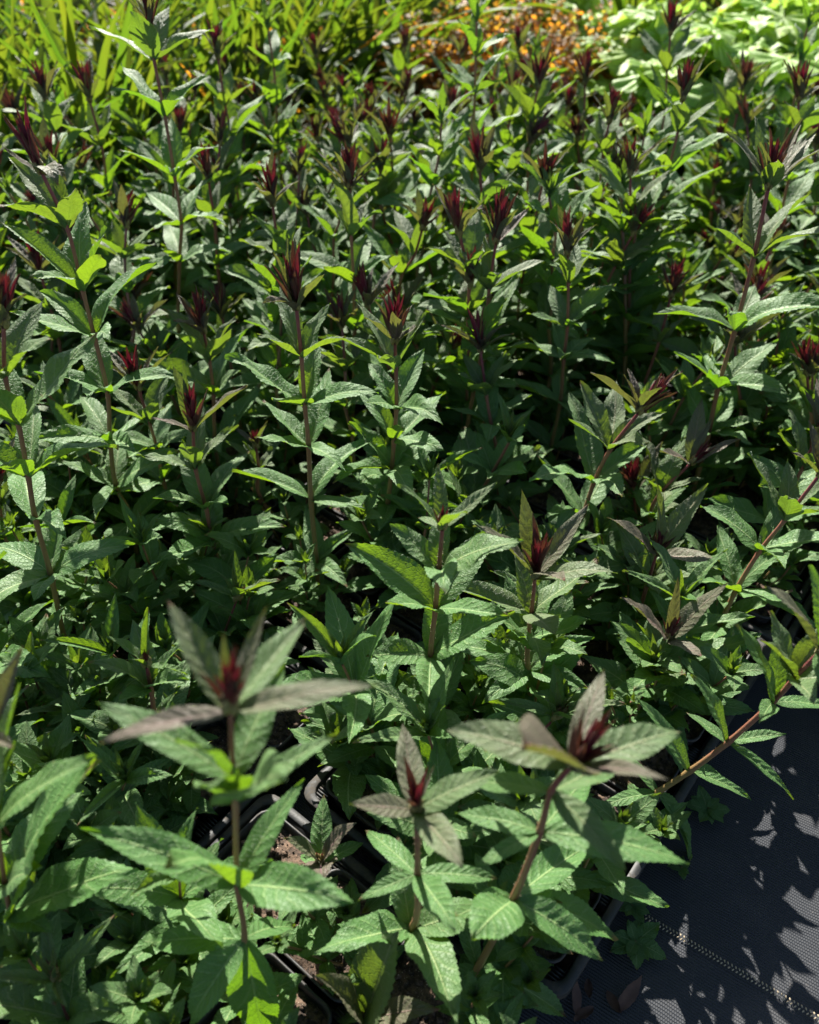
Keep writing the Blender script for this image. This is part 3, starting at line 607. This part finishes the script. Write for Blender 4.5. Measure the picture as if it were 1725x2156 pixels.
used = []
GROUP = 'potted plants growing in the nursery trays'
for label, nodes, base, Y, dy, o in PL:
    if base is not None:
        b = on_ground(base[0], base[1], SOIL); Y = b[1]
        pts = []
        for k, (x_, y_) in enumerate(nodes):
            pts.append(on_plane(x_, y_, Y + dy * (1 - k / len(nodes))))
    else:
        pts = [on_plane(x_, y_, Y) for x_, y_ in nodes]
        dd = (pts[-1] - pts[0]); dd = dd / abs(dd[2]) if abs(dd[2]) > 1e-4 else np.array((0, 0, -1.))
        while pts[-1][2] - SOIL > .10:
            step = min(.07, pts[-1][2] - SOIL - .04); q = pts[-1] + np.array((dd[0] * .5 * step, 0, -step)); pts.append(q)
        b = np.array((pts[-1][0], Y, SOIL))
    b = b.copy(); b[2] = SOIL - .004
    bestd, bi = 9, -1
    for ci, c in enumerate(cells):
        if ci in used: continue
        d = math.hypot(c[0] - b[0], c[1] - b[1])
        if d < bestd: bestd, bi = d, ci
    c = cells[bi]; used.append(bi)
    off = b[:2] - c; lim = .036; ln = float(np.linalg.norm(off))
    if ln > lim: off = off * lim / ln
    newb = np.array((c[0] + off[0], c[1] + off[1], b[2]))
    root = empty('leafy_perennial', (c[0], c[1], 0), GA)
    tag(root, label, 'potted plant', GROUP); put_pot(root)
    ca, sa = math.cos(-GA), math.sin(-GA)
    def loc(p):
        x_, y_ = p[0] - c[0], p[1] - c[1]; return np.array((ca * x_ - sa * y_, sa * x_ + ca * y_, p[2]))
    npx = [loc(p) for p in pts] + [loc(newb)]
    aims = {}; kw = {k: v for k, v in o.items() if not k.startswith('aim') and k != 'crook'}
    for k, v in o.items():
        if k.startswith('aim'):
            idx = int(k[3:]); yb = pts[idx][1]; lst = []
            for (tx, ty), ddy, d in v:
                e = dict(d); e['tip'] = loc(on_plane(tx, ty, yb + ddy)); lst.append(e)
            aims[idx] = lst
    if o.get('crook'):
        yb = pts[0][1]
        aims[0] = [dict(tip=loc(on_plane(5, 308, yb)), w=.22, tint=.95, droop=-.2), dict(tip=loc(on_plane(150, 385, yb - .02)), w=.4, tint=.9, droop=2.2), dict(tip=loc(on_plane(60, 300, yb + .03)), w=.2, tint=.9, fold=.8), dict(tip=loc(on_plane(128, 395, yb - .05)), w=.4, tint=.8, droop=2.0)]
    kw.setdefault('shoots', 4 if Y < 1.5 else 1)
    far = Y > 1.45
    grow(root, npx, aims=aims, T=12 if far else 17, hc=3 if far else 5, **kw)

# ---- everything between: copied from a set of different plants, one per remaining pot
def proto(h, tip, seed, low=False):
    rng.seed(seed); root = empty('leafy_perennial', (0, 0, 0))
    n = max(2, int(round(h / rng.uniform(.050, .064)))); ln = rng.uniform(-.06, .06), rng.uniform(-.06, .06)
    nodes = []
    for k in range(n):
        f = 1 - k / n; z = SOIL + h * f
        nodes.append((ln[0] * f * f * h * 4 + rng.uniform(-.005, .005), ln[1] * f * f * h * 4 + rng.uniform(-.005, .005), z + rng.uniform(-.008, .008) * (k > 0)))
    nodes.append((0, 0, SOIL - .004))
    if low: pr = grow(root, nodes, tip=tip, T=15, hc=4, leafL=.092, tipl=.022, tipn=7, rstem=.0018, shoots=6, elevtop=.85, tint=.35, shootL=.078)
    else: pr = grow(root, nodes, tip=tip, T=12, hc=3, leafL=.104, tipl=.072, tipn=18, shoots=3)
    return root, pr
tall = [proto(rng.uniform(.38, .50), 'red' if k < 11 else 'green', 100 + k) for k in range(14)]
midp = [proto(h_, 'red' if k < 4 else 'green', 150 + k) for k, h_ in enumerate((.30, .27, .33, .25, .29, .24))]
low = [proto(h_, 'green' if k % 2 else 'red', 200 + k, True) for k, h_ in enumerate((.12, .17, .15, .20, .11, .16, .14))]
rng.seed(5)
cnt = {}
for ci, c in enumerate(cells):
    if ci in used: continue
    Y = c[1]; q = project((c[0], c[1], SOIL)); r_ = rng.random()
    if Y > .70 and c[0] > .42: pool, hh = (tall, 'tall') if c[0] > .75 else (midp, 'mid')  # right rows made taller, unseen ones too, so their shadows reach the fabric
    elif Y < .88: pool, hh = low, 'low'
    elif Y < 1.12: pool, hh = (low if r_ < .45 else midp), ('low' if r_ < .45 else 'mid')
    elif Y < 1.45: pool, hh = (midp if r_ < .65 else tall), ('mid' if r_ < .65 else 'tall')
    else: pool, hh = tall, 'tall'
    if Y < .6 and abs(q[0] - 862) < 0: continue
    src, parts = rng.choice(pool)
    root = src.copy(); col.objects.link(root); root.location = (c[0], c[1], 0); root.rotation_euler = (0, 0, GA)
    put_pot(root)
    s = rng.uniform(.85, 1.12) * (.92 if Y > 1.6 else 1.18 if hh == 'low' else 1); rz = rng.uniform(0, 6.28); tx, ty = rng.uniform(-.09, .09), rng.uniform(-.09, .09)
    ox, oy = rng.uniform(-.012, .012), rng.uniform(-.012, .012)
    istip = False
    sets = [(parts, s, rz, tx, ty, ox, oy)]
    if Y > 1.05 and rng.random() < .6:
        p2 = rng.choice(pool)[1]; p2 = [q_ for q_ in p2 if not q_.name.startswith('side_shoot')]
        sets.append((p2, s * rng.uniform(.72, .98), rz + 2, rng.uniform(-.12, .12), rng.uniform(-.12, .12), rng.choice((-.032, .032)), rng.uniform(-.032, .032)))
    for p, s, rz, tx, ty, ox, oy in [(p_, *st_[1:]) for st_ in sets for p_ in st_[0]]:
        o = p.copy(); col.objects.link(o); o.parent = root; o.scale = (s, s, s)
        e = Matrix.Translation((ox, oy, SOIL - .001)) @ Matrix.Rotation(tx, 4, 'X') @ Matrix.Rotation(ty, 4, 'Y') @ Matrix.Rotation(rz, 4, 'Z') @ Matrix.Translation((0, 0, -SOIL * s))
        o.matrix_basis = e @ Matrix.Scale(s, 4)
    red = parts[1].data.materials[0] == M['bud']
    xs = project((c[0], c[1], .35)) or q; xs = xs[0]; side = 'far left' if xs < 300 else 'left' if xs < 650 else 'centre' if xs < 1050 else 'right' if xs < 1400 else 'far right'
    if xs > 1725 or xs < 0: side += ', out of frame'
    depth = 'front' if q[1] > 1500 else ('lower middle' if q[1] > 1150 else ('middle' if q[1] > 820 else ('upper middle' if q[1] > 640 else 'back')))
    kind_ = {'low': 'low bushy green plant', 'mid': 'half height leafy plant', 'tall': 'tall leafy plant'}[hh]
    two = 'twin stemmed ' if len(sets) > 1 else ''
    tipw = 'with crimson tip' if red else 'with green tip'
    tag(root, f'{two}{kind_} {tipw}, {depth} rows, {side}', 'potted plant', GROUP)
for lst in (tall, midp, low):
    for root, parts in lst:
        for p in parts: bpy.data.objects.remove(p)
        bpy.data.objects.remove(root)

# ------------------------------------------------------------------ plants behind the trays
def pot_round(mb, r=.075, h=.14):
    v = []; rings = [(r * .78, .002), (r * .98, h - .01), (r * 1.06, h - .01), (r * 1.06, h), (r * .98, h), (r * .9, h - .03), (0.001, h - .03)]
    for rr_, z_ in rings:
        for k in range(20): v.append((rr_ * math.cos(k * math.pi / 10), rr_ * math.sin(k * math.pi / 10), z_))
    mb.add(v, grid_faces(len(rings), 20, True), np.zeros((len(v), 4)))
def strap_clump(x, y, h, n, label, yellow=.12):
    root = empty('strap_leaf_clump', (x, y, 0)); tag(root, label, 'potted plant', 'strap leaved clumps behind the trays')
    p = MB(); pot_round(p); p.build('pot', M['pot'], root)
    f = MB(); 
    for k in range(n):
        az = rng.uniform(0, 6.28); r_ = rng.uniform(0, .05); l = h * rng.uniform(.65, 1.15)
        yl = rng.random() < yellow
        leaf(f, (math.cos(az) * r_, math.sin(az) * r_, .10), az, rng.uniform(1.05, 1.5) - (.5 if yl else 0), l * (.7 if yl else 1), rng.uniform(.026, .042), droop=rng.uniform(.1, 1.5), fold=rng.uniform(.3, .8), tint=1. if yl else (rng.uniform(0, .12)), T=7, hc=1, prof='strap', roll=rng.uniform(-.6, .6), yaw=rng.uniform(-.15, .15), quilt=0)
    f.build('foliage', M['strap'], root)
rng.seed(21)
spots = [(x, back_limit(x) + o) for x, o in ((-1.02, .22), (-.76, .22), (-.50, .30), (-1.30, .20), (-.90, .42), (-.62, .42), (-.26, .45), (-.12, .62), (-1.15, .45), (-.78, .70), (-.45, .52), (-1.45, .45), (-.18, .78), (-.6, .95), (-1.0, .95), (-1.4, .8), (.12, .95))]
for k, (x, y) in enumerate(spots):
    lab = 'bright green strap leaved clump ' + ('standing at the far left of the front row' if k == 0 else 'second from left in the row nearest the trays' if k == 1 else 'with orange dead leaves, third in the row nearest the trays' if k == 2 else 'crowded behind the front row of strap leaves' if y < back_limit(x) + .6 else 'in the farthest row of strap leaves')
    strap_clump(x, y, rng.uniform(.62, .76), 62, lab, .30 if k in (0, 1, 2, 5, 6, 7) else .18)

rng.seed(77); src = [o for o in col.objects if o.name.startswith('strap_leaf_clump')]
for k, (x, y) in enumerate([(.3, 3.7), (.9, 3.8), (1.5, 3.75), (2.1, 3.8), (-.3, 3.6), (-.9, 3.7), (-1.5, 3.6), (0., 4.4), (.7, 4.5), (1.4, 4.4), (2.2, 4.5), (-.8, 4.4), (-1.6, 4.4), (2.9, 4.4)]):
    o = rng.choice(src); c = o.copy(); col.objects.link(c); c.location = (x, y, 0); c.rotation_euler = (0, 0, rng.uniform(0, 6)); c.scale = (1.15, 1.15, 1.15)
    c['label'] = 'strap leaved clump far behind the lime and amber foliage'
    for ch in o.children: d = ch.copy(); col.objects.link(d); d.parent = c

def lobed(mb, base, az, elev, r, tint=0.):
    nr, na = 12, 91; lobes = 9
    th = np.linspace(-2.75, 2.75, na); q = np.linspace(0.02, 1, nr); TH, Q = np.meshgrid(th, q)
    edge = 1 + .13 * np.abs(np.cos(TH * lobes / 2.0)) + .035 * np.sin(TH * 38)
    edge = edge * (1 - .28 * (np.abs(TH) / 2.75) ** 3); Rr = r * Q * edge
    ph = rng.uniform(0, 6.28)
    X = Rr * np.cos(TH); Y = Rr * np.sin(TH); Z = r * (.16 * Q * np.cos(TH * lobes) * .5 + .12 * Q * Q * np.sin(TH * 3 + ph) - .1 * Q * Q + .022 * np.sin(TH * 17 + Q * 9) * Q)
    ce, se = math.cos(elev), math.sin(elev); X2 = X * ce - Z * se; Z2 = X * se + Z * ce
    ca, sa = math.cos(az), math.sin(az)
    P = np.stack([ca * X2 - sa * Y + base[0], sa * X2 + ca * Y + base[1], Z2 + base[2]], -1).reshape(-1, 3)
    A = np.stack([TH / 6 + .5, Q * .8, np.clip((np.abs(np.cos(TH * lobes / 2.)) - .93) * 14, 0, 1) * (1 - Q * .6), np.full_like(Q, rng.random())], -1).reshape(-1, 4)
    mb.add(P, grid_faces(nr, na)[:, ::-1], A)
def lime_clump(x, y, label, h=.34, n=26, r=.085):
    root = empty('lime_leaf_clump', (x, y, 0)); tag(root, label, 'potted plant', 'lime leaved clumps behind the trays')
    p = MB(); pot_round(p, .09, .15); p.build('pot', M['pot'], root)
    f = MB(); s = MB()
    for k in range(n):
        az = rng.uniform(0, 6.28); f_ = math.sqrt(rng.random()); d = .20 * f_
        top = np.array((math.cos(az) * d, math.sin(az) * d, h * (1.12 - .42 * f_ ** 2) * rng.uniform(.88, 1.08)))
        lobed(f, top, az, rng.uniform(-.7, .25) + rng.uniform(-.2, .2), r * rng.uniform(.7, 1.2))
        tube(s, [(math.cos(az) * .02, math.sin(az) * .02, .12), top * np.array((.6, .6, .75)), top], [.003, .002], 5, 3, g0=0, g1=.1, knots=False)
    f.build('foliage', M['lime'], root); s.build('leaf_stalks', M['strap'], root)
rng.seed(33)
limes = [(x, back_limit(x) + o) for x, o in ((.84, .30), (1.10, .26), (1.38, .24), (.74, .56), (1.0, .52), (1.28, .50), (1.55, .44), (.90, .76), (1.2, .66), (1.75, .62), (.86, .98), (1.25, .95), (1.65, .9), (.55, .95))]
for k, (x, y) in enumerate(limes):
    lime_clump(x, y, 'lime green scalloped leaf clump ' + ('leftmost of the row next to the trays' if k == 0 else 'in the middle of the row next to the trays' if k == 1 else 'at the right end of the row next to the trays' if k == 2 else 'behind the nearest row of lime leaves' if y < back_limit(x) + .6 else 'in the farthest row, at the top edge'), h=rng.uniform(.40, .50), r=.085, n=32)

def amber_clump(x, y, label, h=.52):
    root = empty('amber_leaf_bush', (x, y, 0)); tag(root, label, 'potted plant', 'amber leaved bushes behind the trays')
    p = MB(); pot_round(p, .09, .15); p.build('pot', M['pot'], root)
    s = MB(); f = MB()
    for k in range(46):
        az = rng.uniform(0, 6.28); d = rng.uniform(.03, .20); tp = np.array((math.cos(az) * d, math.sin(az) * d, h * rng.uniform(.75, 1.12) * (1 - .8 * d * d * 6)))
        b0 = np.array((math.cos(az) * .02, math.sin(az) * .02, .12)); mid_ = (b0 + tp) / 2 + (0, 0, .05)
        tube(s, [b0, mid_, tp], [.002, .001], 5, 4, g0=.4, g1=.7, knots=False)
        for q in range(26):
            t = rng.uniform(.25, 1.02); pp = (1 - t) ** 2 * b0 + 2 * t * (1 - t) * mid_ + t * t * tp + np.array([rng.uniform(-.018, .018) for _ in range(3)])
            l = rng.uniform(.016, .034)
            leaf(f, pp, rng.uniform(0, 6.28), rng.uniform(-.9, .9), l, l * .6, droop=rng.uniform(-.5, 1.2), fold=rng.uniform(0, .6), tint=rng.choice((0., 0., .15, .4, 1.)), T=2, hc=1, quilt=0, roll=rng.uniform(-1, 1))
    s.build('stems', M['stem'], root); f.build('foliage', M['amber'], root)
rng.seed(44)
for k, (x, y) in enumerate([(x, back_limit(x) + o) for x, o in ((.06, .40), (.30, .40), (.53, .42), (.18, .62), (.42, .64))]):
    amber_clump(x, y, 'amber orange small leaved bush ' + ('leftmost of the front three' if k == 0 else 'in the middle of the front three' if k == 1 else 'rightmost of the front three, against lime leaves' if k == 2 else 'behind the front three amber bushes'))

# ------------------------------------------------------------------ small things
def weed(px, py, label, n, L, z=.0, stemh=.012):
    p = on_ground(px, py, z); root = empty('weed_seedling', p); tag(root, label, 'weed', 'small weeds on the ground and soil')
    s = MB(); tube(s, [(0, 0, -.002), (.001, 0, stemh * .5), (0, .001, stemh)], [.0012, .0008], 5, 3, g0=.1, g1=.2, knots=False); s.build('stem', M['stem'], root)
    f = MB(); a0 = rng.uniform(0, 6)
    for k in range(n):
        l = L * rng.uniform(.7, 1.15); leaf(f, (0, 0, stemh * (.5 + .5 * k / n)), a0 + k * 2.3, rng.uniform(.1, .6), l, l * .55, droop=.4, fold=.15, tint=0., T=8, hc=3, quilt=0, prof='lance')
    f.build('foliage', M['leaf'], root)
rng.seed(55)
weed(1487, 1712, 'green weed with rounded leaves growing on the black fabric, upper one', 9, .030)
weed(1328, 1915, 'small weed squeezed between tray wall and fabric, middle one', 8, .024)
weed(1335, 1990, 'broad leaved weed on the fabric just below the tray rim, lowest one', 9, .034)
weed(1432, 1835, 'tiny weed with pale tips beside the drooping leaves', 5, .016)
weed(198, 1958, 'pale yellow-green four leaved seedling on the bare soil at lower left', 4, .014, SOIL + .002, .008)

def litter(px, py, z, label, L, tint_m, group='dry leaf litter on the fabric'):
    p = on_ground(px, py, z); mb = MB(); leaf(mb, (0, 0, 0), 0, .15, L, L * .35, droop=-.8, fold=.5, tint=1., T=6, hc=2, roll=.6, quilt=0)
    o = mb.build('dry_leaf', tint_m); o.location = tuple(p); o.rotation_euler = (0, 0, rng.uniform(0, 6)); tag(o, label, 'dry leaf', group)
m, t, b = mat('dry_brown_leaf'); n = N(t); tc = n.new('ShaderNodeTexCoord').outputs['Object']
n.link(n.mix(n.noise(tc, 120, 4), (.03, .014, .010), (.09, .045, .03)), b.inputs['Base Color']); b.inputs['Roughness'].default_value = .8; DRY = m
for px, py, L in ((1278, 2085, .035), (1300, 2130, .05), (1250, 2120, .04), (1238, 2060, .03), (1215, 2140, .04)):
    litter(px, py, .003, 'curled brown dead leaf lying on the black fabric ' + ('below the tray corner' if py > 1950 else 'under the outstretched stem'), L, DRY)

bpy.context.view_layer.update()
print('cells', len(cells), 'heroes', len(PL), 'objects', len(bpy.data.objects))
